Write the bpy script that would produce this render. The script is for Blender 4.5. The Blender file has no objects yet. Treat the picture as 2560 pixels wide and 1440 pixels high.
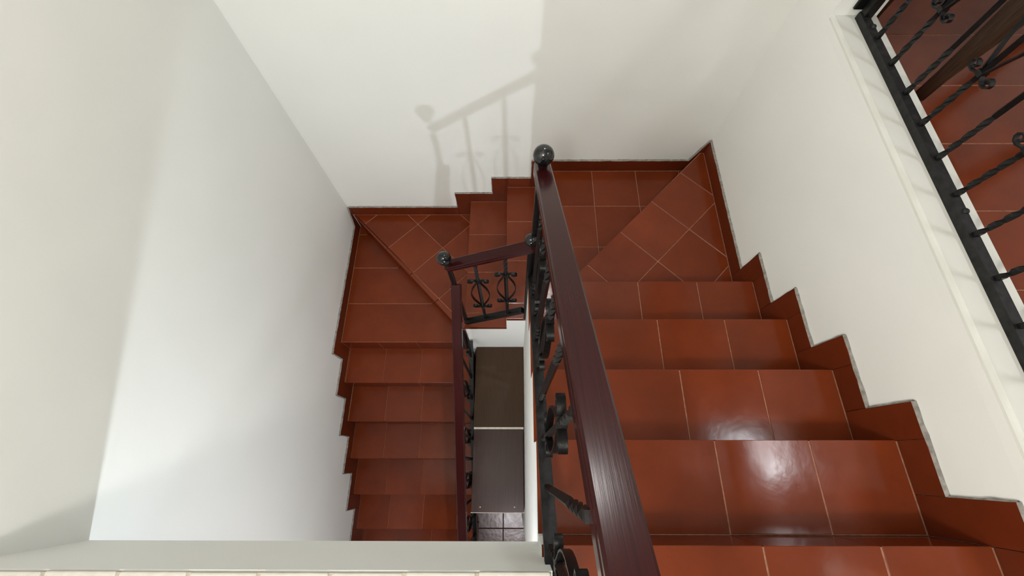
import bpy, bmesh, math, random
from mathutils import Vector, Matrix
random.seed(7)
SC = bpy.context.scene
COL = SC.collection
LIFT = 4.67                      # camera height above the lowest floor; heights below are given from the camera

# ------------------------------------------------------------------ camera, world, lights, exposure
def V3(x, y, z): return Vector((x, y, z + LIFT))

F_PX, TILT, ROLL, YAW = 1042.2, 0.4014, -0.0144, 0.015
cam_data = bpy.data.cameras.new('camera')
cam = bpy.data.objects.new('camera', cam_data)
COL.objects.link(cam)
cam_data.sensor_width = 36.0
cam_data.lens = 36.0 * F_PX / 2560.0
cam_data.clip_start = 0.02
_f = Vector((0, math.sin(TILT), -math.cos(TILT)))
_u = Vector((0, math.cos(TILT), math.sin(TILT)))
_r = Vector((1, 0, 0))
_Rz = Matrix.Rotation(YAW, 3, 'Z')
_f, _u, _r = _Rz @ _f, _Rz @ _u, _Rz @ _r
_c, _s = math.cos(ROLL), math.sin(ROLL)
_r, _u = _c * _r + _s * _u, -_s * _r + _c * _u
cam.matrix_world = Matrix(((_r.x, _u.x, -_f.x, 0), (_r.y, _u.y, -_f.y, 0), (_r.z, _u.z, -_f.z, LIFT), (0, 0, 0, 1)))
SC.camera = cam

world = bpy.data.worlds.new('world')
SC.world = world
world.use_nodes = True
world.node_tree.nodes['Background'].inputs[0].default_value = (0.9, 0.95, 1.0, 1)
world.node_tree.nodes['Background'].inputs[1].default_value = 0.3

def lamp(name, kind, loc, power, color, size=0.05, size_y=None, target=None):
    d = bpy.data.lights.new(name, kind)
    d.energy = power
    d.color = color
    if kind == 'AREA':
        d.shape = 'RECTANGLE'
        d.size = size
        d.size_y = size_y or size
    else:
        d.shadow_soft_size = size
    o = bpy.data.objects.new(name, d)
    COL.objects.link(o)
    o.location = V3(*loc)
    if target is not None:
        o.rotation_euler = (V3(*target) - V3(*loc)).to_track_quat('-Z', 'Y').to_euler()
    return o

# bulb under the upper landing, hall ceiling panel, landing ceiling lamp, added hall fill light
lamp('under_landing_bulb', 'POINT', (-0.02, -0.76, -1.60), 18.0, (0.89, 0.98, 1.06), 0.020)
lamp('lower_hall_lamp', 'POINT', (-0.85, -1.30, -2.70), 6.5, (0.97, 0.98, 0.97), 0.25)
lamp('hall_ceiling_panel', 'AREA', (2.36, 0.10, 1.40), 9, (0.93, 0.97, 1.0), 0.22, 0.36, (2.36, 0.10, 0))
lamp('hall_fill_light', 'POINT', (2.5, -0.75, 1.25), 2.5, (1.0, 0.96, 0.87), 0.12)  # added fill from the hall side, softens the landing shadow on the left wall
lamp('landing_ceiling_lamp', 'POINT', (-0.36, -0.95, 1.00), 54, (1.0, 0.975, 0.91), 0.14)
lamp('back_wall_sconce', 'AREA', (0.34, 1.80, 0.56), 3.6, (0.98, 0.98, 0.96), 0.10, 0.12, (0.25, 0.0, -0.6))

vs = SC.view_settings
vs.view_transform = 'Standard'
vs.look = 'None'
vs.gamma = 1.0
vs.use_curve_mapping = False
vs.exposure = 1.15

# ------------------------------------------------------------------ materials
MATS = {}
def mat(name):
    m = bpy.data.materials.new(name)
    m.use_nodes = True
    MATS[name] = m
    nt = m.node_tree
    return m, nt, nt.nodes['Principled BSDF']

def nd(nt, kind, **kw):
    n = nt.nodes.new(kind)
    for k, v in kw.items():
        if k in n.inputs: n.inputs[k].default_value = v
        else: setattr(n, k, v)
    return n

def ramp(nt, src, stops):
    r = nt.nodes.new('ShaderNodeValToRGB')
    while len(r.color_ramp.elements) < len(stops): r.color_ramp.elements.new(0.5)
    for e, (p, c) in zip(r.color_ramp.elements, stops):
        e.position = p
        e.color = (*c, 1)
    nt.links.new(src, r.inputs[0])
    return r

def coords(nt, jitter=True):
    tc = nt.nodes.new('ShaderNodeTexCoord')
    if not jitter: return tc.outputs['Object'], None
    oi = nt.nodes.new('ShaderNodeObjectInfo')
    mu = nd(nt, 'ShaderNodeMath', operation='MULTIPLY')
    mu.inputs[1].default_value = 37.0
    nt.links.new(oi.outputs['Random'], mu.inputs[0])
    ad = nd(nt, 'ShaderNodeVectorMath', operation='ADD')
    nt.links.new(tc.outputs['Object'], ad.inputs[0])
    nt.links.new(mu.outputs[0], ad.inputs[1])
    return ad.outputs[0], oi.outputs['Random']

def bump(nt, bsdf, src, strength, dist, prev=None):
    b = nd(nt, 'ShaderNodeBump')
    b.inputs['Strength'].default_value = strength
    b.inputs['Distance'].default_value = dist
    nt.links.new(src, b.inputs['Height'])
    if prev is not None: nt.links.new(prev, b.inputs['Normal'])
    nt.links.new(b.outputs[0], bsdf.inputs['Normal'])
    return b.outputs[0]

def make_tile(name, tones, rough=(0.12, 0.24), bump_s=0.10):
    m, nt, b = mat(name)
    co, rnd = coords(nt)
    n1 = nd(nt, 'ShaderNodeTexNoise', Scale=9.0, Detail=5.0, Roughness=0.6)
    nt.links.new(co, n1.inputs['Vector'])
    n2 = nd(nt, 'ShaderNodeTexNoise', Scale=2.2, Detail=2.0)
    nt.links.new(co, n2.inputs['Vector'])
    base = ramp(nt, rnd, tones)
    mott = ramp(nt, n1.outputs['Fac'], [(0.25, (0.88, 0.87, 0.85)), (0.75, (1.10, 1.09, 1.07))])
    mx = nd(nt, 'ShaderNodeMix', data_type='RGBA', blend_type='MULTIPLY')
    mx.inputs['Factor'].default_value = 1.0
    nt.links.new(base.outputs[0], mx.inputs['A'])
    nt.links.new(mott.outputs[0], mx.inputs['B'])
    m2 = ramp(nt, n2.outputs['Fac'], [(0.3, (0.86, 0.82, 0.78)), (0.7, (1.1, 1.1, 1.1))])
    mx2 = nd(nt, 'ShaderNodeMix', data_type='RGBA', blend_type='MULTIPLY')
    mx2.inputs['Factor'].default_value = 1.0
    nt.links.new(mx.outputs['Result'], mx2.inputs['A'])
    nt.links.new(m2.outputs[0], mx2.inputs['B'])
    nt.links.new(mx2.outputs['Result'], b.inputs['Base Color'])
    rr = nd(nt, 'ShaderNodeMapRange')
    rr.inputs['To Min'].default_value, rr.inputs['To Max'].default_value = rough
    nt.links.new(n1.outputs['Fac'], rr.inputs['Value'])
    nt.links.new(rr.outputs[0], b.inputs['Roughness'])
    n3 = nd(nt, 'ShaderNodeTexNoise', Scale=26.0, Detail=3.0)
    nt.links.new(co, n3.inputs['Vector'])
    p = bump(nt, b, n3.outputs['Fac'], bump_s, 0.004)
    n4 = nd(nt, 'ShaderNodeTexNoise', Scale=5.0, Detail=1.0)
    nt.links.new(co, n4.inputs['Vector'])
    bump(nt, b, n4.outputs['Fac'], 0.18, 0.010, p)
    b.inputs['IOR'].default_value = 1.45
    b.inputs['Specular IOR Level'].default_value = 0.30
    return m

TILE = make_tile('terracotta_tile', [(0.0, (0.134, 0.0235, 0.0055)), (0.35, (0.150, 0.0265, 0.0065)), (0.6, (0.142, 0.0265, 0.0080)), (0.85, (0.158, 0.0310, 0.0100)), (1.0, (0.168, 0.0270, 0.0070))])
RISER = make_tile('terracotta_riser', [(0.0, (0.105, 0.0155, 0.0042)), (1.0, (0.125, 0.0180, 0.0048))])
LOWTILE = make_tile('brown_floor_tile', [(0.0, (0.075, 0.020, 0.015)), (1.0, (0.095, 0.026, 0.019))], (0.20, 0.32), 0.22)
LOWTILE.node_tree.nodes['Principled BSDF'].inputs['Specular IOR Level'].default_value = 1.0
SKIRT = make_tile('terracotta_skirting', [(0.0, (0.112, 0.0190, 0.0052)), (1.0, (0.132, 0.0220, 0.0060))], (0.25, 0.45), 0.15)

def plain(name, col, rough, bumps=0.0, scale=40.0, var=0.1, coat=0.0, spec=0.5):
    m, nt, b = mat(name)
    co, rnd = coords(nt)
    n = nd(nt, 'ShaderNodeTexNoise', Scale=scale, Detail=4.0)
    nt.links.new(co, n.inputs['Vector'])
    r = ramp(nt, n.outputs['Fac'], [(0.3, tuple(c * (1 - var) for c in col)), (0.7, tuple(c * (1 + var) for c in col))])
    nt.links.new(r.outputs[0], b.inputs['Base Color'])
    b.inputs['Roughness'].default_value = rough
    b.inputs['Coat Weight'].default_value = coat
    b.inputs['Specular IOR Level'].default_value = spec
    if bumps: bump(nt, b, n.outputs['Fac'], bumps, 0.003)
    return m

GROUT = plain('grout', (0.27, 0.125, 0.075), 0.9, 0.3, 60, 0.25)
MORTAR = plain('grey_mortar', (0.24, 0.225, 0.205), 0.9, 0.6, 55, 0.35)
IRON = plain('black_iron', (0.0045, 0.0045, 0.0045), 0.36, 0.25, 70, 0.5, 0.0, 0.28)
BAR = plain('dusty_black_iron', (0.010, 0.010, 0.0105), 0.50, 0.5, 45, 0.7, 0.0, 0.3)
BRICK = plain('white_painted_brick', (0.50, 0.485, 0.43), 0.75, 0.6, 45, 0.05)
BRICKJOINT = plain('brick_joint', (0.40, 0.36, 0.29), 0.9, 0.5, 45, 0.12)
CREAM = plain('cream_edge', (0.62, 0.56, 0.48), 0.7, 0.2, 30, 0.1)
DARKFLOOR = plain('screed', (0.25, 0.14, 0.09), 0.85, 0.2, 20, 0.1)

def make_wall(name, col, bs=0.25):
    m, nt, b = mat(name)
    tc = nt.nodes.new('ShaderNodeTexCoord')
    n1 = nd(nt, 'ShaderNodeTexNoise', Scale=1.3, Detail=2.0)
    nt.links.new(tc.outputs['Object'], n1.inputs['Vector'])
    r = ramp(nt, n1.outputs['Fac'], [(0.3, tuple(c * 0.975 for c in col)), (0.7, tuple(min(1, c * 1.02) for c in col))])
    nt.links.new(r.outputs[0], b.inputs['Base Color'])
    b.inputs['Roughness'].default_value = 0.72
    b.inputs['Specular IOR Level'].default_value = 0.25
    n2 = nd(nt, 'ShaderNodeTexNoise', Scale=75.0, Detail=3.0)
    nt.links.new(tc.outputs['Object'], n2.inputs['Vector'])
    p = bump(nt, b, n2.outputs['Fac'], 0.10, 0.003)
    n3 = nd(nt, 'ShaderNodeTexNoise', Scale=2.6, Detail=2.0)
    nt.links.new(tc.outputs['Object'], n3.inputs['Vector'])
    bump(nt, b, n3.outputs['Fac'], bs, 0.030, p)
    return m
WALL = make_wall('white_wall_paint', (0.835, 0.845, 0.815))
CURBPAINT = make_wall('worn_curb_paint', (0.60, 0.60, 0.56), 0.5)
CEIL = make_wall('ceiling_paint', (0.80, 0.79, 0.76))

def make_wood(name, dark, light, rough, coat, axis):
    m, nt, b = mat(name)
    co, rnd = coords(nt)
    mp = nd(nt, 'ShaderNodeMapping')
    sc = [95.0, 95.0, 95.0]
    for a in axis: sc[a] = 2.0
    mp.inputs['Scale'].default_value = sc
    nt.links.new(co, mp.inputs['Vector'])
    n = nd(nt, 'ShaderNodeTexNoise', Scale=3.0, Detail=5.0, Roughness=0.6)
    nt.links.new(mp.outputs[0], n.inputs['Vector'])
    r = ramp(nt, n.outputs['Fac'], [(0.3, dark), (0.7, light)])
    nt.links.new(r.outputs[0], b.inputs['Base Color'])
    b.inputs['Roughness'].default_value = rough
    b.inputs['Coat Weight'].default_value = coat
    b.inputs['Coat Roughness'].default_value = 0.2
    b.inputs['Specular IOR Level'].default_value = 0.20
    bump(nt, b, n.outputs['Fac'], 0.10, 0.001)
    return m
RAILWOOD = make_wood('mahogany_varnish', (0.0190, 0.0030, 0.0032), (0.033, 0.0050, 0.0050), 0.19, 0.0, (1, 2))
RAILWOODX = make_wood('mahogany_varnish_cross', (0.0190, 0.0030, 0.0032), (0.033, 0.0050, 0.0050), 0.19, 0.0, (0, 2))
LIDWOOD = make_wood('dark_stained_board', (0.038, 0.0195, 0.0085), (0.058, 0.030, 0.0145), 0.36, 0.1, (1, 2))
LIDWOOD2 = make_wood('dark_glossy_board', (0.036, 0.021, 0.017), (0.056, 0.031, 0.026), 0.26, 0.3, (1, 2))
TABLEWOOD = make_wood('brown_furniture_wood', (0.030, 0.014, 0.007), (0.075, 0.042, 0.026), 0.45, 0.1, (2,))

def make_ball():
    m, nt, b = mat('mottled_black_ball')
    co, rnd = coords(nt)
    n = nd(nt, 'ShaderNodeTexNoise', Scale=24.0, Detail=5.0, Distortion=1.2)
    nt.links.new(co, n.inputs['Vector'])
    r = ramp(nt, n.outputs['Fac'], [(0.45, (0.004, 0.0045, 0.005)), (0.62, (0.014, 0.015, 0.016)), (0.72, (0.04, 0.04, 0.042))])
    nt.links.new(r.outputs[0], b.inputs['Base Color'])
    b.inputs['Roughness'].default_value = 0.14
    b.inputs['Coat Weight'].default_value = 0.0
    b.inputs['Coat Roughness'].default_value = 0.06
    return m
BALL = make_ball()

# ------------------------------------------------------------------ object helpers
WORLD = {}                       # world-space origin of every object (no object is rotated)
def props(o, label=None, cat=None, group=None, kind=None):
    if label: o['label'] = label
    if cat: o['category'] = cat
    if group: o['group'] = group
    if kind: o['kind'] = kind
    return o

def link(o, origin, parent):
    COL.objects.link(o)
    origin = Vector(origin)
    WORLD[o.name] = origin
    if parent is not None:
        o.parent = parent
        o.location = origin - WORLD[parent.name]
    else:
        o.location = origin
    return o

def empty(name, origin, parent=None):
    o = bpy.data.objects.new(name, None)
    o.empty_display_size = 0.1
    return link(o, origin, parent)

def mesh_obj(name, me, origin, parent=None):
    return link(bpy.data.objects.new(name, me), origin, parent)

def pydata(name, verts, faces, m, origin=None, parent=None, smooth=False):
    """verts in world space; stored relative to origin"""
    if origin is None:
        origin = sum((Vector(v) for v in verts), Vector()) / len(verts)
    origin = Vector(origin)
    me = bpy.data.meshes.new(name)
    me.from_pydata([Vector(v) - origin for v in verts], [], faces)
    bm = bmesh.new()
    bm.from_mesh(me)
    bmesh.ops.recalc_face_normals(bm, faces=bm.faces)
    bm.to_mesh(me)
    bm.free()
    me.materials.append(m)
    if smooth:
        for p in me.polygons: p.use_smooth = True
    return mesh_obj(name, me, origin, parent)

def boxdata(x0, x1, y0, y1, z0, z1):
    v = [V3(x, y, z) for x in (x0, x1) for y in (y0, y1) for z in (z0, z1)]
    f = [(0, 1, 3, 2), (4, 6, 7, 5), (0, 4, 5, 1), (2, 3, 7, 6), (0, 2, 6, 4), (1, 5, 7, 3)]
    return v, f

def box(name, x0, x1, y0, y1, z0, z1, m, parent=None, origin=None):
    v, f = boxdata(x0, x1, y0, y1, z0, z1)
    return pydata(name, v, f, m, origin, parent)

def bevel_box(name, x0, x1, y0, y1, z0, z1, m, bev=0.004, seg=1, parent=None):
    v, f = boxdata(x0, x1, y0, y1, z0, z1)
    c = sum(v, Vector()) / 8
    bm = bmesh.new()
    bv = [bm.verts.new(p - c) for p in v]
    for q in f: bm.faces.new([bv[i] for i in q])
    bmesh.ops.recalc_face_normals(bm, faces=bm.faces)
    bmesh.ops.bevel(bm, geom=bm.edges[:], offset=bev, segments=seg, affect='EDGES', profile=0.5)
    me = bpy.data.meshes.new(name)
    bm.to_mesh(me)
    bm.free()
    me.materials.append(m)
    return mesh_obj(name, me, c, parent)

def prism(name, pts, axis, a, b, m, parent=None):
    """pts: 2D polygon in the two axes other than `axis`, extruded from a to b along it"""
    n = len(pts)
    def P(q, t):
        if axis == 'x': return V3(t, q[0], q[1])
        if axis == 'y': return V3(q[0], t, q[1])
        return V3(q[0], q[1], t)
    v = [P(q, a) for q in pts] + [P(q, b) for q in pts]
    f = [tuple(range(n)), tuple(range(n, 2 * n))] + [(i, (i + 1) % n, n + (i + 1) % n, n + i) for i in range(n)]
    return pydata(name, v, f, m, None, parent)

# --- convex polygon clipping for tiles
def clip(poly, a, b, c):
    """keep a*x+b*y<=c"""
    out = []
    for i in range(len(poly)):
        p, q = poly[i], poly[(i + 1) % len(poly)]
        dp, dq = a * p[0] + b * p[1] - c, a * q[0] + b * q[1] - c
        if dp <= 0: out.append(p)
        if (dp < 0 < dq) or (dq < 0 < dp):
            t = dp / (dp - dq)
            out.append((p[0] + t * (q[0] - p[0]), p[1] + t * (q[1] - p[1])))
    return out

def area(poly):
    return 0.5 * sum(poly[i][0] * poly[(i + 1) % len(poly)][1] - poly[(i + 1) % len(poly)][0] * poly[i][1] for i in range(len(poly)))

def ccw(poly): return poly if area(poly) > 0 else poly[::-1]

def clean(poly):
    out = []
    for p in poly:
        if not out or (abs(p[0] - out[-1][0]) + abs(p[1] - out[-1][1])) > 1e-5: out.append(p)
    if len(out) > 1 and abs(out[0][0] - out[-1][0]) + abs(out[0][1] - out[-1][1]) < 1e-5: out.pop()
    return out

def inset(poly, d):
    poly = ccw(poly)
    res = list(poly)
    for i in range(len(poly)):
        p, q = poly[i], poly[(i + 1) % len(poly)]
        ex, ey = q[0] - p[0], q[1] - p[1]
        L = math.hypot(ex, ey)
        if L < 1e-6: continue
        nx, ny = ey / L, -ex / L            # outward normal
        res = clip(res, nx, ny, nx * p[0] + ny * p[1] - d)
        if len(res) < 3: return []
    return clean(res)

TILEMESH = {}
def tile(name, poly, frame, m, parent, th=0.010, gap=0.0022, proud=0.0):
    """poly in 2D; frame=(origin, ex, ey, en); a bevelled slab whose face stands `proud` of the frame plane"""
    rim = inset(poly, gap)
    if len(rim) < 3 or abs(area(rim)) < 0.0004: return None
    top = inset(rim, 0.0014)
    if len(top) != len(rim): top = rim
    o, ex, ey, en = frame
    cx, cy = sum(p[0] for p in rim) / len(rim), sum(p[1] for p in rim) / len(rim)
    org = o + ex * cx + ey * cy + en * proud
    key = (m.name, round(th, 4), tuple(round(c, 3) for c in (*ex, *ey, *en)), tuple((round(p[0] - cx, 3), round(p[1] - cy, 3)) for p in rim))
    me = TILEMESH.get(key)
    if me is None:
        n = len(rim)
        v = [ex * (p[0] - cx) + ey * (p[1] - cy) for p in top]
        v += [ex * (p[0] - cx) + ey * (p[1] - cy) - en * 0.0012 for p in rim]
        v += [ex * (p[0] - cx) + ey * (p[1] - cy) - en * th for p in rim]
        f = [tuple(range(n)), tuple(range(3 * n - 1, 2 * n - 1, -1))]
        for i in range(n):
            j = (i + 1) % n
            f += [(n + i, n + j, j, i), (2 * n + i, 2 * n + j, n + j, n + i)]
        me = bpy.data.meshes.new(name)
        me.from_pydata(v, [], f)
        bm = bmesh.new()
        bm.from_mesh(me)
        bmesh.ops.recalc_face_normals(bm, faces=bm.faces)
        bm.to_mesh(me)
        bm.free()
        me.materials.append(m)
        TILEMESH[key] = me
    return mesh_obj(name, me, org, parent)

def grid_tiles(name, poly, frame, m, parent, org, size, rot=0.0, proud=0.0, jit=0.0007, th=0.010, gap=0.0022):
    """lay a rotated square grid over a convex polygon, one object for each piece"""
    poly = ccw(poly)
    c, s = math.cos(rot), math.sin(rot)
    sx, sy = size
    uv = [((p[0] - org[0]) * c + (p[1] - org[1]) * s, -(p[0] - org[0]) * s + (p[1] - org[1]) * c) for p in poly]
    i0, i1 = math.floor(min(u for u, v in uv) / sx), math.ceil(max(u for u, v in uv) / sx)
    j0, j1 = math.floor(min(v for u, v in uv) / sy), math.ceil(max(v for u, v in uv) / sy)
    for j in range(j0, j1):
        for i in range(i0, i1):
            cell = list(uv)
            cell = clip(cell, -1, 0, -i * sx)
            if len(cell) >= 3: cell = clip(cell, 1, 0, (i + 1) * sx)
            if len(cell) >= 3: cell = clip(cell, 0, -1, -j * sy)
            if len(cell) >= 3: cell = clip(cell, 0, 1, (j + 1) * sy)
            cell = clean(cell) if len(cell) >= 3 else []
            if len(cell) < 3: continue
            w = [(org[0] + u * c - v * s, org[1] + u * s + v * c) for u, v in cell]
            tile(name, w, frame, m, parent, th, gap, proud + random.uniform(-jit, jit))

EX, EY, EZ = Vector((1, 0, 0)), Vector((0, 1, 0)), Vector((0, 0, 1))
def floor_frame(z): return (V3(0, 0, z), EX, EY, EZ)

# ------------------------------------------------------------------ dimensions (camera-based heights)
R, T, TB = 0.18, 0.2657, 0.2678
Y0, Z0, YB = -0.1914, -1.2505, 0.850
XL, XR, YW = -1.32, 1.238, 1.8754
XW = 0.071                       # face of the white well wall under the upper flight
XB = -0.335                      # inner edge of the lower flight
YI = 0.855                       # face of the wall under the middle steps
XA, XN7, XN8 = 0.228, -0.052, -0.335   # risers of the landing and the two middle steps
SK, SW = 0.1012, 0.1099          # skirting height and its width along risers
FLOOR = -4.67
CEILZ = 1.45
CURB = -1.09
XC = 1.418                       # hall side of the curb
YJ = 1.62                        # end of the hall opening
def zt(k): return Z0 - k * R

# ------------------------------------------------------------------ setting
def struct(o):
    o['kind'] = 'structure'
    return o

struct(box('wall_left', XL - 0.15, XL, -4.3, YW + 0.15, FLOOR, CEILZ, WALL))
struct(box('wall_back', XL, XR, YW, YW + 0.15, FLOOR, CEILZ, WALL))
# right wall: low under the hall curb, full height beyond the opening
struct(prism('wall_right', [(-1.1, FLOOR), (YW + 0.15, FLOOR), (YW + 0.15, CEILZ), (YJ, CEILZ), (YJ, CURB - 0.045), (-1.1, CURB - 0.045)], 'x', XR, XC, WALL))
struct(box('wall_hall_end', XC, 3.6, 2.35, 2.5, Z0 - 0.2, CEILZ, WALL))
struct(box('wall_hall_side', 3.6, 3.75, -4.3, 2.5, Z0 - 0.2, CEILZ, WALL))
struct(box('wall_rear', XL - 0.15, 3.75, -4.45, -4.3, FLOOR, CEILZ, WALL))
struct(box('wall_below_landing', XR, XC, -4.3, -1.1, FLOOR, Z0 - 0.2, WALL))
struct(box('ceiling', XL - 0.15, 3.75, -4.45, 2.5, CEILZ, CEILZ + 0.15, CEIL))

# curb of the hall opening
cz = CURB
curb = struct(prism('trim_1', [(XR, cz - 0.045), (XR, cz - 0.014), (XR + 0.002, cz - 0.008), (XR + 0.007, cz - 0.003), (XR + 0.014, cz), (XC - 0.006, cz), (XC, cz - 0.005), (XC, cz - 0.045)], 'y', -1.1, YJ, CURBPAINT))
wall_paint_slot = curb.data.materials.append(WALL)
for pl in curb.data.polygons:
    if abs(pl.normal.x) > 0.95: pl.material_index = 1

# upper floor beside the stair head, hall floor, lower floor
up = struct(prism('floor', [(XL, -4.3), (XR, -4.3), (XR, -0.457), (0.084, -0.457), (0.084, -0.40), (XL, -0.40)], 'z', -1.488, Z0 - 0.0018, GROUT))
grid_tiles('floor_tile', [(0.09, -1.06), (XR - 0.012, -1.06), (XR - 0.012, Y0 + 0.004 - T), (0.09, Y0 + 0.004 - T)], floor_frame(Z0), TILE, up, (0.335, Y0 - T), (0.3025, 0.3025))
grid_tiles('floor_tile', [(XL, -1.40), (0.09, -1.40), (0.09, -0.402), (XL, -0.402)], floor_frame(Z0), TILE, up, (0.335, Y0 - T), (0.3025, 0.3025))
grid_tiles('floor_tile', [(0.09, -1.40), (XR - 0.012, -1.40), (XR - 0.012, -1.06), (0.09, -1.06)], floor_frame(Z0), TILE, up, (0.335, Y0 - T), (0.3025, 0.3025))
hall = struct(box('floor', XC, 3.6, -1.1, 2.35, Z0 - 0.2, Z0 - 0.0018, GROUT))
struct(box('floor', XR, 3.6, -4.3, -1.1, Z0 - 0.2, Z0, DARKFLOOR))
grid_tiles('floor_tile', [(XC, -1.09), (3.2, -1.09), (3.2, 2.34), (XC, 2.34)], floor_frame(Z0), TILE, hall, (XC - 0.06, 1.118 - 1.5), (0.90, 0.3015))
low = struct(box('floor', XL, XR, -4.3, YW, FLOOR - 0.15, FLOOR - 0.0025, plain('dark_joint', (0.05, 0.018, 0.014), 0.8)))
grid_tiles('floor_tile', [(-1.0, -1.35), (0.62, -1.35), (0.62, -0.28), (-1.0, -0.28)], floor_frame(FLOOR), LOWTILE, low, (-0.112, -0.571), (0.3, 0.3), gap=0.004)

# edge of the landing with its row of white painted bricks
edge = struct(box('trim_2', XL, 0.084, -0.40, -0.217, -1.488, CURB - 0.012, WALL))
x = 0.079
k = 0
while x > XL + 0.02:
    w = 0.155 + random.uniform(-0.006, 0.006)
    x0 = max(x - w, XL + 0.002)
    bb = bevel_box('brick', x0, x, -0.325, -0.2185 + random.uniform(-0.002, 0.0015), CURB - 0.0118, CURB + random.uniform(-0.001, 0.002), BRICK, 0.004, 2, edge)
    x -= w + 0.007
box('brick_joint', XL + 0.001, 0.081, -0.330, -0.2205, CURB - 0.0119, CURB - 0.004, BRICKJOINT, edge)

# stepped white wall below the upper flight, with the wall below the middle steps
TB_ = 0.012
pts = [(-0.457, FLOOR)]
pts += [(-0.457, Z0 - TB_)]
for k in range(0, 5):
    yk = Y0 + k * T
    if k == 4: yk = YI
    pts += [(yk - 0.002, zt(k) - TB_), (yk - 0.002, zt(k + 1) - TB_ if k < 4 else FLOOR)]
struct(prism('wall_well', pts, 'x', XW, XW + 0.05, WALL))
struct(prism('wall_middle', [(XB, FLOOR), (XW + 0.05, FLOOR), (XW + 0.05, zt(7) - TB_), (XN7, zt(7) - TB_), (XN7, zt(8) - TB_), (XB, zt(8) - TB_)], 'y', YI + 0.001, YI + 0.06, WALL))

# ------------------------------------------------------------------ staircase
stair = props(empty('staircase', V3(0, 0.5, FLOOR)), 'winding staircase clad in glossy terracotta tiles, dropping round an open well', 'staircase')

def step_body(poly, k, drop=0.34, bottom=None):
    zb = zt(k) - drop if bottom is None else bottom
    return prism('step', poly, 'z', zb, zt(k) - 0.0018, GROUT, stair)

def rect(x0, x1, y0, y1): return [(x0, y0), (x1, y0), (x1, y1), (x0, y1)]

def front_frame(y, z, flip):     # vertical plane at y; outward normal is +Y or -Y
    return (V3(0, y, z), EX, EZ, EY if not flip else -EY)
def side_frame(x, z, sgn):
    return (V3(x, 0, z), EY, EZ, EX * sgn)

xr_in = XR - 0.012
# upper flight: step 0 is the top step
for k in range(0, 5):
    y0, y1 = Y0 + (k - 1) * T, Y0 + k * T
    s = step_body(rect(XW + 0.0505, XR - 0.001, y0 + 0.0005, y1 - 0.0018), k)
    poly = rect(XW - 0.003, xr_in, y0 + 0.0005, y1 + 0.003)
    grid_tiles('tread_tile', poly, floor_frame(zt(k)), TILE, s, (0.337 + random.uniform(-0.004, 0.004), y1 + 0.003 - 0.31), (0.3025, 0.31))
    # riser below the nosing
    xa = XA - 0.002 if k == 4 else XW + 0.02
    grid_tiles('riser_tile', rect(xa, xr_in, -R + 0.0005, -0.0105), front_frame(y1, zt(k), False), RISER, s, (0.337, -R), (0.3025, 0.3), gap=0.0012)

# winder 5 and landing 6
Y4 = Y0 + 4 * T
xd = 1.206                       # where the winder nosing meets the back wall
w5 = [(XA + 0.004, Y4), (XR - 0.001, Y4), (XR - 0.001, YW - 0.001), (xd, YW - 0.001)]
nx, ny = -(YW - Y4), (xd - XA)
L = math.hypot(nx, ny)
nx, ny = nx / L, ny / L
s = step_body([(p[0] - nx * 0.010 * (i in (0, 3)), p[1] - ny * 0.010 * (i in (0, 3)) * 0) for i, p in enumerate(w5)], 5, 0.30)
t5 = [(XA, Y4 + 0.0005), (xr_in, Y4 + 0.0005), (xr_in, YW - 0.012), (xd, YW - 0.012)]
grid_tiles('tread_tile', t5, floor_frame(zt(5)), TILE, s, (1.039, 1.292), (0.302, 0.302), math.radians(45))
dirv = Vector((xd - XA, YW - Y4, 0)).normalized()
nrm = Vector((-dirv.y, dirv.x, 0))
Ld = math.hypot(xd - XA, YW - Y4)
fr = (V3(XA, Y4, zt(5)) + nrm * 0.0, dirv, EZ, nrm)
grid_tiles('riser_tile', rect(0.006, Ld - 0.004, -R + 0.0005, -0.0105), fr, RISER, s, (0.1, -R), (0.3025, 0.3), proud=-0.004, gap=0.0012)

l6 = [(XA, Y4 + 0.02), (XA + 0.02, Y4 + 0.02), (xd - 0.010, YW - 0.001), (XA, YW - 0.001)]
s = step_body([(XA + 0.008, Y4 + 0.03), (xd - 0.02, YW - 0.001), (XA + 0.008, YW - 0.001)], 6, 0.16)
grid_tiles('tread_tile', [(XA - 0.003, Y4 + 0.012), (XA + 0.006, Y4 + 0.012), (xd - 0.014, YW - 0.012), (XA - 0.003, YW - 0.012)], floor_frame(zt(6)), TILE, s, (0.531, 1.577), (0.2985, 0.3045))
grid_tiles('riser_tile', rect(Y4 + 0.002, YW - 0.012, -R + 0.0005, -0.0105), side_frame(XA, zt(6), -1), RISER, s, (1.577, -R), (0.31, 0.3), gap=0.0012)

# middle steps 7 and 8
for k, xa, xb in ((7, XN7, XA), (8, XN8, XN7)):
    s = step_body(rect(xa + 0.0018, xb - 0.001, YI + 0.061, YW - 0.001), k, 0.33)
    grid_tiles('tread_tile', rect(xa - 0.003, xb - 0.0005, YI - 0.002, YW - 0.012), floor_frame(zt(k)), TILE, s, (xa - 0.003, 0.957), (0.32, 0.3075))
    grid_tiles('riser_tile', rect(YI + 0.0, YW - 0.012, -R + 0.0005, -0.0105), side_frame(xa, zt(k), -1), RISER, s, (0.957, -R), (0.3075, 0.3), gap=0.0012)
    grid_tiles('edge_tile', rect(xa, xb - 0.001, -0.040, -0.0105), front_frame(YI - 0.001, zt(k), True), RISER, s, (xa, -0.1), (0.4, 0.3), gap=0.0008, th=0.008)

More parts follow.
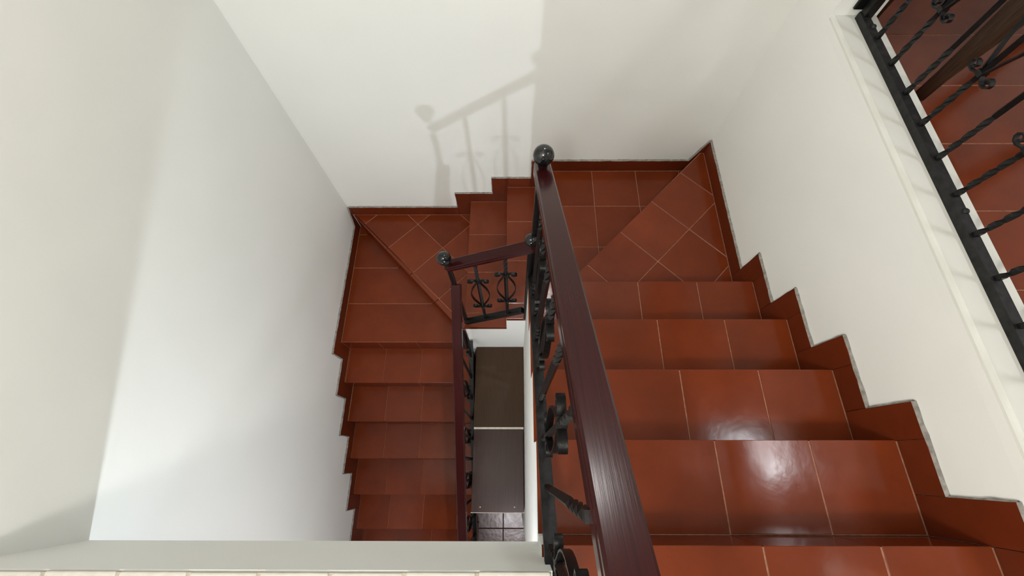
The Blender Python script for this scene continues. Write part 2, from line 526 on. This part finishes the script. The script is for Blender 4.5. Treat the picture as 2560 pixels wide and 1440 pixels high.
# winder 9 and corner step 10
s = step_body([(XN8 + 0.004, YI + 0.04), (XN8 + 0.004, YW - 0.001), (XL + 0.03, YW - 0.001)], 9, 0.30)
t9 = [(XN8 - 0.0005, YI - 0.002), (XN8 - 0.0005, YW - 0.012), (XL + 0.012, YW - 0.012), (XN8 - 0.012, YI - 0.002)]
grid_tiles('tread_tile', t9, floor_frame(zt(9)), TILE, s, (-0.773, 1.773), (0.302, 0.302), math.radians(45))
d9 = Vector((XL + 0.012 - (XN8 - 0.012), YW - 0.012 - YI, 0))
L9 = d9.length
d9.normalize()
n9 = Vector((-d9.y, d9.x, 0))
if n9.x > 0: n9 = -n9
grid_tiles('riser_tile', rect(0.006, L9 - 0.002, -R + 0.0005, -0.0105), (V3(XN8 - 0.012, YI, zt(9)), d9, EZ, n9), RISER, s, (0.1, -R), (0.3025, 0.3), proud=-0.004, gap=0.0012)
s = step_body([(XB - 0.006, YB + 0.0018), (XL + 0.001, YB + 0.0018), (XL + 0.001, YW - 0.016)], 10, 0.19)
grid_tiles('tread_tile', [(XB - 0.02, YB - 0.003), (XL + 0.012, YB - 0.003), (XL + 0.012, YW - 0.013), (XL + 0.030, YW - 0.013), (XB + 0.002, YB + 0.030), (XB + 0.002, YB - 0.003)], floor_frame(zt(10)), TILE, s, (XL - 0.01, 1.162), (1.02, 0.31))
grid_tiles('riser_tile', rect(XL + 0.012, XB + 0.003, -R + 0.0005, -0.0105), front_frame(YB, zt(10), True), RISER, s, (-0.745, -R), (0.29, 0.3), gap=0.0012)

# lower flight
for k in range(11, 19):
    j = k - 10
    y1, y0 = YB - (j - 1) * TB, YB - j * TB
    s = step_body(rect(XL + 0.001, XB - 0.001, y0 + 0.0018, y1 - 0.0005), k, 0.34, FLOOR + 0.001 if k >= 17 else None)
    grid_tiles('tread_tile', rect(XL + 0.012, XB + 0.003, y0 - 0.003, y1 - 0.0005), floor_frame(zt(k)), TILE, s, (-0.745 + random.uniform(-0.035, 0.03), y0 - 0.01), (0.285, 0.31), gap=random.choice((0.0009, 0.0013, 0.0020)))
    grid_tiles('riser_tile', rect(XL + 0.012, XB + 0.003, -R + 0.0005, -0.0105), front_frame(y0, zt(k), True), RISER, s, (-0.745, -R), (0.285, 0.3), gap=0.0012)

# ------------------------------------------------------------------ stepped skirting along the walls
def skirt(name, frame, pieces, tops):
    b = struct(empty(name, frame[0]))
    for poly in pieces:
        tile('skirting_tile', poly, frame, SKIRT, b, th=0.0118, gap=0.0006, proud=0.0118)
    # ragged bead of grey mortar along the top of the pieces
    o, ex, ey, en = frame
    vs_, fs_ = [], []
    for line in tops:
        for a, c in zip(line, line[1:]):
            d = Vector((c[0] - a[0], c[1] - a[1]))
            Ls = d.length
            if Ls < 1e-4: continue
            d /= Ls
            n = Vector((-d[1], d[0]))
            if n[1] < -0.1 or (abs(n[1]) <= 0.1 and n[0] * line_out < 0): n = -n
            m_ = max(2, int(Ls / 0.03))
            base = len(vs_)
            for i in range(m_ + 1):
                p = Vector(a) + d * (Ls * i / m_)
                h = 0.0030 + random.uniform(-0.0012, 0.0032)
                q = p + n * h
                t = 0.0125 + random.uniform(-0.002, 0.001)
                for (u, w_) in ((p - n * 0.001, t), (q, t * 0.55), (q, 0.0)):
                    vs_.append(o + ex * u[0] + ey * u[1] + en * w_)
            for i in range(m_):
                c0 = base + i * 3
                fs_ += [(c0, c0 + 3, c0 + 4, c0 + 1), (c0 + 1, c0 + 4, c0 + 5, c0 + 2)]
    pydata('mortar_bead', vs_, fs_, MORTAR, frame[0], b)
    return b

# right wall (u = Y, v = height)
frR = (V3(XR, 0, 0), EY, EZ, -EX)
pieces, line = [], []
ya = -0.9
for k in range(0, 5):
    yk, z = Y0 + k * T, zt(k)
    pieces += [rect(ya, yk, z, z + SK), rect(yk, yk + SW, z - R, z + SK)]
    line += [(ya, z + SK), (yk + SW, z + SK)]
    ya = yk + SW
z5 = zt(5)
pieces.append(rect(ya, YW - 0.012, z5, z5 + SK))
line += [(ya, z5 + SK), (YW - 0.001, z5 + SK)]
line_out = 1
skirt('baseboard_right', frR, pieces, [line])

# back wall (u = X, v = height)
frB = (V3(0, YW, 0), EX, EZ, -EY)
pieces = [rect(XA, 1.16, zt(6), zt(6) + SK), rect(XA - SW, XA, zt(7), zt(6) + SK),
          rect(XN7, XA - SW, zt(7), zt(7) + SK), rect(XN7 - SW, XN7, zt(8), zt(7) + SK),
          rect(XN8, XN7 - SW, zt(8), zt(8) + SK), rect(XN8 - SW, XN8, zt(9), zt(8) + SK),
          rect(XL + 0.012, XN8 - SW, zt(9), zt(9) + SK),
          [(1.16, zt(6)), (XR - 0.001, zt(6)), (XR - 0.001, zt(5) + SK), (1.16, zt(6) + SK)]]
line = [(XR - 0.012, zt(5) + SK), (1.16, zt(6) + SK), (XA - SW, zt(6) + SK), (XA - SW, zt(7) + SK), (XN7 - SW, zt(7) + SK), (XN7 - SW, zt(8) + SK), (XN8 - SW, zt(8) + SK), (XN8 - SW, zt(9) + SK), (XL + 0.012, zt(9) + SK)]
line_out = -1
skirt('baseboard_back', frB, pieces, [line])

# left wall
frL = (V3(XL, 0, 0), EY, EZ, EX)
pieces = [[(YW - 0.012, zt(10)), (YW - 0.012, zt(9) + SK), (1.80, zt(10) + SK), (1.80, zt(10))], rect(YB, 1.80, zt(10), zt(10) + SK)]
line = [(YW - 0.012, zt(9) + SK), (1.80, zt(10) + SK)]
yb = 1.80
for j in range(0, 8):
    yk, z = YB - j * TB, zt(10 + j)
    if j: pieces.append(rect(yk, yb, z, z + SK))
    pieces.append(rect(yk - SW, yk, z - R, z + SK))
    line += [(yk - SW, z + SK), (yk - SW, z - R + SK)]
    yb = yk - SW
line_out = -1
skirt('baseboard_left', frL, pieces, [line])

# ------------------------------------------------------------------ railings
def sweep(name, prof, a, b, m, parent, up=EZ, smooth=False):
    """straight sweep of a 2D profile (sideways, up) from a to b"""
    a, b = Vector(a), Vector(b)
    d = (b - a).normalized()
    side = d.cross(up).normalized()
    u = side.cross(d).normalized()
    n = len(prof)
    v = [a + side * p[0] + u * p[1] for p in prof] + [b + side * p[0] + u * p[1] for p in prof]
    f = [tuple(range(n)), tuple(range(n, 2 * n))] + [(i, (i + 1) % n, n + (i + 1) % n, n + i) for i in range(n)]
    return pydata(name, v, f, m, None, parent, smooth)

def rail_profile(w, h):
    a = w / 2
    return [(-a + 0.004, 0), (a - 0.004, 0), (a, -0.004), (a, -0.012), (a - 0.0025, -0.0145), (a - 0.0025, -0.0165), (a + 0.001, -0.019), (a + 0.001, -h + 0.006),
            (a - 0.006, -h), (-a + 0.006, -h), (-a - 0.001, -h + 0.006), (-a - 0.001, -0.019), (-a + 0.0025, -0.0165), (-a + 0.0025, -0.0145), (-a, -0.012), (-a, -0.004)]

def sqprof(w, h): return [(-w / 2, -h / 2), (w / 2, -h / 2), (w / 2, h / 2), (-w / 2, h / 2)]

def twisted_bar(name, p0, p1, rad, m, parent):
    """square iron bar, twisted over its two ends"""
    p0, p1 = Vector(p0), Vector(p1)
    Lb = (p1 - p0).length
    stations = [0.0, 0.02]
    ang = [0.0, 0.0]
    for i in range(1, 8): stations.append(0.02 + 0.022 * i); ang.append(math.radians(45 * i))
    hi = [Lb - 0.02 - 0.022 * i for i in range(7, -1, -1)] + [Lb]
    last = ang[-1]
    for i, h in enumerate(hi):
        stations.append(h)
        ang.append(last + math.radians(45 * min(i, 7)))
    v, f = [], []
    for h, t in zip(stations, ang):
        for q in range(4):
            a = t + math.pi / 4 + q * math.pi / 2
            v.append(p0 + Vector((math.cos(a) * rad, math.sin(a) * rad, h)))
    for i in range(len(stations) - 1):
        for q in range(4):
            f.append((i * 4 + q, i * 4 + (q + 1) % 4, i * 4 + 4 + (q + 1) % 4, i * 4 + 4 + q))
    f += [(0, 1, 2, 3), tuple(range(len(v) - 4, len(v)))]
    return pydata(name, v, f, m, p0, parent)

CURL = [(0.006, 0.0), (0.016, 0.008), (0.030, 0.014), (0.044, 0.013), (0.053, 0.006), (0.054, -0.003), (0.047, -0.010), (0.036, -0.010), (0.029, -0.004), (0.031, 0.003), (0.039, 0.004)]
def strap_path(hgt):
    lens = [(0.020, -0.13), (0.036, -0.25), (0.046, -0.38), (0.049, -0.50), (0.046, -0.62), (0.036, -0.75), (0.020, -0.87)]
    top = [(x, z) for x, z in reversed(CURL)]
    bot = [(x, -hgt - z) for x, z in CURL]
    return top + [(x, z * hgt) for x, z in lens] + bot

STRAPS = {}
def strap(parent, base, udir, sgn, hgt, width=0.018, th=0.0042):
    """flat iron strap: curl, bulge, curl; lies in the plane of udir and Z, `width` across it"""
    key = (tuple(round(c, 3) for c in udir), sgn, round(hgt, 3), width)
    me = STRAPS.get(key)
    if me is None:
        path = [Vector((x * sgn, z)) for x, z in strap_path(hgt)]
        u = Vector(udir)
        w = u.cross(EZ).normalized() * (width / 2)
        v, f = [], []
        for i, p in enumerate(path):
            t = (path[min(i + 1, len(path) - 1)] - path[max(i - 1, 0)]).normalized()
            n = Vector((-t[1], t[0])) * (th / 2)
            for q, ww in ((p + n, w), (p - n, w), (p - n, -w), (p + n, -w)):
                v.append(u * q[0] + EZ * q[1] + ww)
        for i in range(len(path) - 1):
            for q in range(4):
                f.append((i * 4 + q, i * 4 + (q + 1) % 4, i * 4 + 4 + (q + 1) % 4, i * 4 + 4 + q))
        f += [(0, 1, 2, 3), tuple(range(len(v) - 4, len(v)))]
        me = bpy.data.meshes.new('scroll_strap')
        me.from_pydata(v, [], f)
        bm = bmesh.new()
        bm.from_mesh(me)
        bmesh.ops.recalc_face_normals(bm, faces=bm.faces)
        bm.to_mesh(me)
        bm.free()
        me.materials.append(IRON)
        for pl in me.polygons: pl.use_smooth = len(pl.vertices) == 4
        me.set_sharp_from_angle(angle=math.radians(50))
        STRAPS[key] = me
    return mesh_obj('scroll_strap', me, base, parent)

def baluster(parent, p0, p1, udir, ornament, rad=0.0102, width=0.018):
    b = twisted_bar('baluster', p0, p1, rad, IRON, parent)
    if ornament:
        Lb = (Vector(p1) - Vector(p0)).length
        top = Vector(p1) - EZ * (0.27 * Lb)
        hgt = 0.455 * Lb
        for sgn in (1, -1): strap(b, top, udir, sgn, hgt, width)
        for z in (0.0, -hgt):
            c = top + EZ * z
            v = [c + Vector((x, y, q)) for x in (-0.011, 0.011) for y in (-0.011, 0.011) for q in (-0.007, 0.007)]
            pydata('collar', v, [(0, 1, 3, 2), (4, 6, 7, 5), (0, 4, 5, 1), (2, 3, 7, 6), (0, 2, 6, 4), (1, 5, 7, 3)], IRON, None, b)
    return b

def ball(parent, c, r, name='ball_finial'):
    bm = bmesh.new()
    bmesh.ops.create_uvsphere(bm, u_segments=40, v_segments=24, radius=r)
    # short neck below the ball
    g = bmesh.ops.create_cone(bm, cap_ends=True, segments=24, radius1=r * 0.50, radius2=r * 0.38, depth=r * 0.6, matrix=Matrix.Translation((0, 0, -r * 1.10)))
    me = bpy.data.meshes.new(name)
    bm.to_mesh(me)
    bm.free()
    for p in me.polygons: p.use_smooth = True
    me.materials.append(BALL)
    return mesh_obj(name, me, c, parent)

def square_post(name, x, y, z0, z1, w, parent, m=None):
    return bevel_box(name, x - w / 2, x + w / 2, y - w / 2, y + w / 2, z0, z1, m or IRON, 0.002, 1, parent)

# --- railing of the upper flight
def railA(y): return V3(0.115 - 0.026 * y, y, -0.550 - 0.60 * y)
def barA(y): return V3(0.0895 - 0.004 * y, y, -1.325 - 0.66 * y)
ra = props(empty('stair_railing', V3(0.09, 0.885, zt(4))), 'long black iron railing with mahogany handrail and ball end along the upper flight', 'railing')
sweep('handrail', rail_profile(0.055, 0.046), railA(0.915), railA(-0.62), RAILWOOD, ra)
sweep('bottom_bar', sqprof(0.036, 0.030), barA(0.870), barA(-0.44), BAR, ra)
np_ = square_post('newel_post', 0.088, 0.886, zt(7) + 0.001, railA(0.886).z - LIFT - 0.045, 0.030, ra)
ball(ra, railA(0.893) + EZ * 0.046, 0.0335)
for i in range(-2, 7):
    y = -0.056 + 0.13 * i
    p0 = barA(y)
    p1 = railA(y)
    baluster(ra, p0 + EZ * 0.012, Vector((p0.x, p0.y, p1.z - 0.040)), EY, i % 2 != 0)

# --- short railing over the middle steps
rm = props(empty('stair_railing', V3(-0.32, 0.885, zt(9))), 'short iron railing with two scrolled balusters above the white wall of the middle steps', 'railing')
mA, mB = V3(-0.335, 0.889, -1.803), V3(0.072, 0.862, -1.555)
sweep('handrail', rail_profile(0.050, 0.040), mA, mB, RAILWOODX, rm)
bA, bB = V3(-0.318, 0.868, -2.612), V3(0.050, 0.862, -2.375)
sweep('bottom_bar', sqprof(0.032, 0.034), bA, bB, IRON, rm)
def lerp(a, b, t): return a + (b - a) * t
for x in (-0.187, -0.043):
    t0 = (x - bA.x) / (bB.x - bA.x)
    t1 = (x - mA.x) / (mB.x - mA.x)
    p0, p1 = lerp(bA, bB, t0), lerp(mA, mB, t1)
    baluster(rm, p0 + EZ * 0.010, Vector((p0.x, p0.y, p1.z - 0.036)), EX, True, 0.0105, 0.0135)
q1 = square_post('newel_post', -0.320, 0.885, zt(8) + 0.001, -1.84, 0.022, rm)
ball(rm, V3(-0.330, 0.887, -1.735), 0.0345)
q2 = square_post('newel_post', 0.068, 0.862, zt(7) + 0.001, -1.60, 0.020, rm)
ball(rm, V3(0.070, 0.863, -1.520), 0.027)

# --- railing of the lower flight
def railB(y): return V3(-0.314 + 0.004 * y, y, -2.02 - 0.674 * (0.87 - y))
def barB(y): return V3(-0.3215, y, -3.05 - 0.672 * (0.85 - y) + 0.075)
rb = props(empty('stair_railing', V3(-0.32, 0.8, zt(11))), 'black iron railing with mahogany handrail along the lower flight, beside the wooden cupboard', 'railing')
sweep('handrail', rail_profile(0.052, 0.044), railB(0.872), railB(-1.25), RAILWOOD, rb)
sweep('bottom_bar', sqprof(0.030, 0.026), barB(0.84), barB(-1.25), IRON, rb)
for i in range(0, 14):
    y = 0.74 - 0.14 * i
    p0, p1 = barB(y), railB(y)
    baluster(rb, p0 + EZ * 0.010, Vector((p0.x, p0.y, p1.z - 0.038)), EY, i % 2 == 0, 0.0100)

# --- railing on the hall curb
rh = props(empty('hall_railing', V3(1.338, 0.5, CURB)), 'black iron balustrade standing on the white curb of the upper hall', 'railing')
sweep('bottom_bar', sqprof(0.031, 0.026), V3(1.338, 1.60, CURB + 0.0135), V3(1.338, -0.85, CURB + 0.0135), BAR, rh)
sweep('handrail', rail_profile(0.060, 0.046), V3(1.338, 1.61, -0.30), V3(1.338, -0.95, -0.30), RAILWOOD, rh)
square_post('newel_post', 1.345, 1.585, CURB + 0.003, -0.34, 0.034, rh)
bevel_box('wall_plate', 1.300, 1.395, YJ - 0.012, YJ - 0.0005, CURB + 0.028, CURB + 0.085, IRON, 0.002, 1, rh)
for i in range(0, 17):
    y = 1.4515 - 0.139 * i
    if y < -0.8: break
    baluster(rh, V3(1.338, y, CURB + 0.026), V3(1.338, y, -0.342), EY, i % 2 == 1, 0.0098, 0.014)
for y in (1.515, 0.70, 0.02):
    bm = bmesh.new()
    bmesh.ops.create_icosphere(bm, subdivisions=2, radius=0.011)
    me = bpy.data.meshes.new('weld_bead')
    bm.to_mesh(me)
    bm.free()
    me.materials.append(BAR)
    for p in me.polygons: p.use_smooth = True
    mesh_obj('weld_bead', me, V3(1.347, y, CURB + 0.024), rh)

# ------------------------------------------------------------------ cupboard filling the bottom of the well
cb = props(empty('storage_cupboard', V3(-0.11, 0.28, FLOOR)), 'dark brown wooden cupboard with two flat lids at the bottom of the stairwell', 'cupboard')
zc = -3.20
box('cabinet_body', -0.298, 0.066, -0.285, YI - 0.004, FLOOR, zc - 0.019, LIDWOOD, cb)
bevel_box('lid', -0.300, 0.068, 0.256, YI - 0.003, zc - 0.018, zc, LIDWOOD, 0.002, 1, cb)
l2 = bevel_box('lid', -0.296, 0.062, -0.297, 0.238, zc - 0.020, zc - 0.002, LIDWOOD2, 0.002, 1, cb)
l2['label'] = 'glossier front lid with two screws'
box('edge_strip', -0.297, 0.066, 0.2395, 0.2545, zc - 0.018, zc - 0.004, CREAM, cb)['label'] = 'pale strip between the lids'
box('edge_strip', -0.299, 0.066, -0.3015, -0.2975, zc - 0.020, zc - 0.006, CREAM, cb)['label'] = 'pale strip along the front edge'
for sx_ in (-0.235, 0.000):
    bm = bmesh.new()
    bmesh.ops.create_cone(bm, cap_ends=True, segments=12, radius1=0.006, radius2=0.004, depth=0.003)
    me = bpy.data.meshes.new('screw')
    bm.to_mesh(me)
    bm.free()
    me.materials.append(plain('screw_metal', (0.35, 0.33, 0.31), 0.35))
    mesh_obj('screw', me, V3(sx_, -0.265, zc - 0.0005), l2)

# ------------------------------------------------------------------ wooden side table in the hall (its near legs show behind the balusters)
tb = props(empty('side_table', V3(2.02, 1.6, Z0)), 'brown wooden side table with flared legs behind the hall balustrade', 'table')
def flared_leg(x, y, lean):
    secs = [(0.0, 0.024, 0.0), (0.10, 0.026, 0.004), (0.22, 0.036, 0.012), (0.36, 0.050, 0.022), (0.52, 0.056, 0.026), (0.66, 0.050, 0.024)]
    v, f = [], []
    for h, r_, off in secs:
        cx, cy = x + lean[0] * off, y + lean[1] * off
        for a in range(8):
            t = a * math.pi / 4 + math.pi / 8
            v.append(V3(cx + r_ * math.cos(t), cy + r_ * math.sin(t), Z0 + h))
    for i in range(len(secs) - 1):
        for a in range(8):
            f.append((i * 8 + a, i * 8 + (a + 1) % 8, i * 8 + 8 + (a + 1) % 8, i * 8 + 8 + a))
    f += [tuple(range(8)), tuple(range(len(v) - 8, len(v)))]
    return pydata('leg', v, f, TABLEWOOD, None, tb, True)
for x, y in ((1.625, 1.365), (1.60, 1.845), (2.42, 1.365), (2.42, 1.845)):
    flared_leg(x, y, (1 if x < 2 else -1, 0))
bevel_box('tabletop', 1.55, 2.50, 1.29, 1.92, Z0 + 0.661, Z0 + 0.70, TABLEWOOD, 0.006, 2, tb)
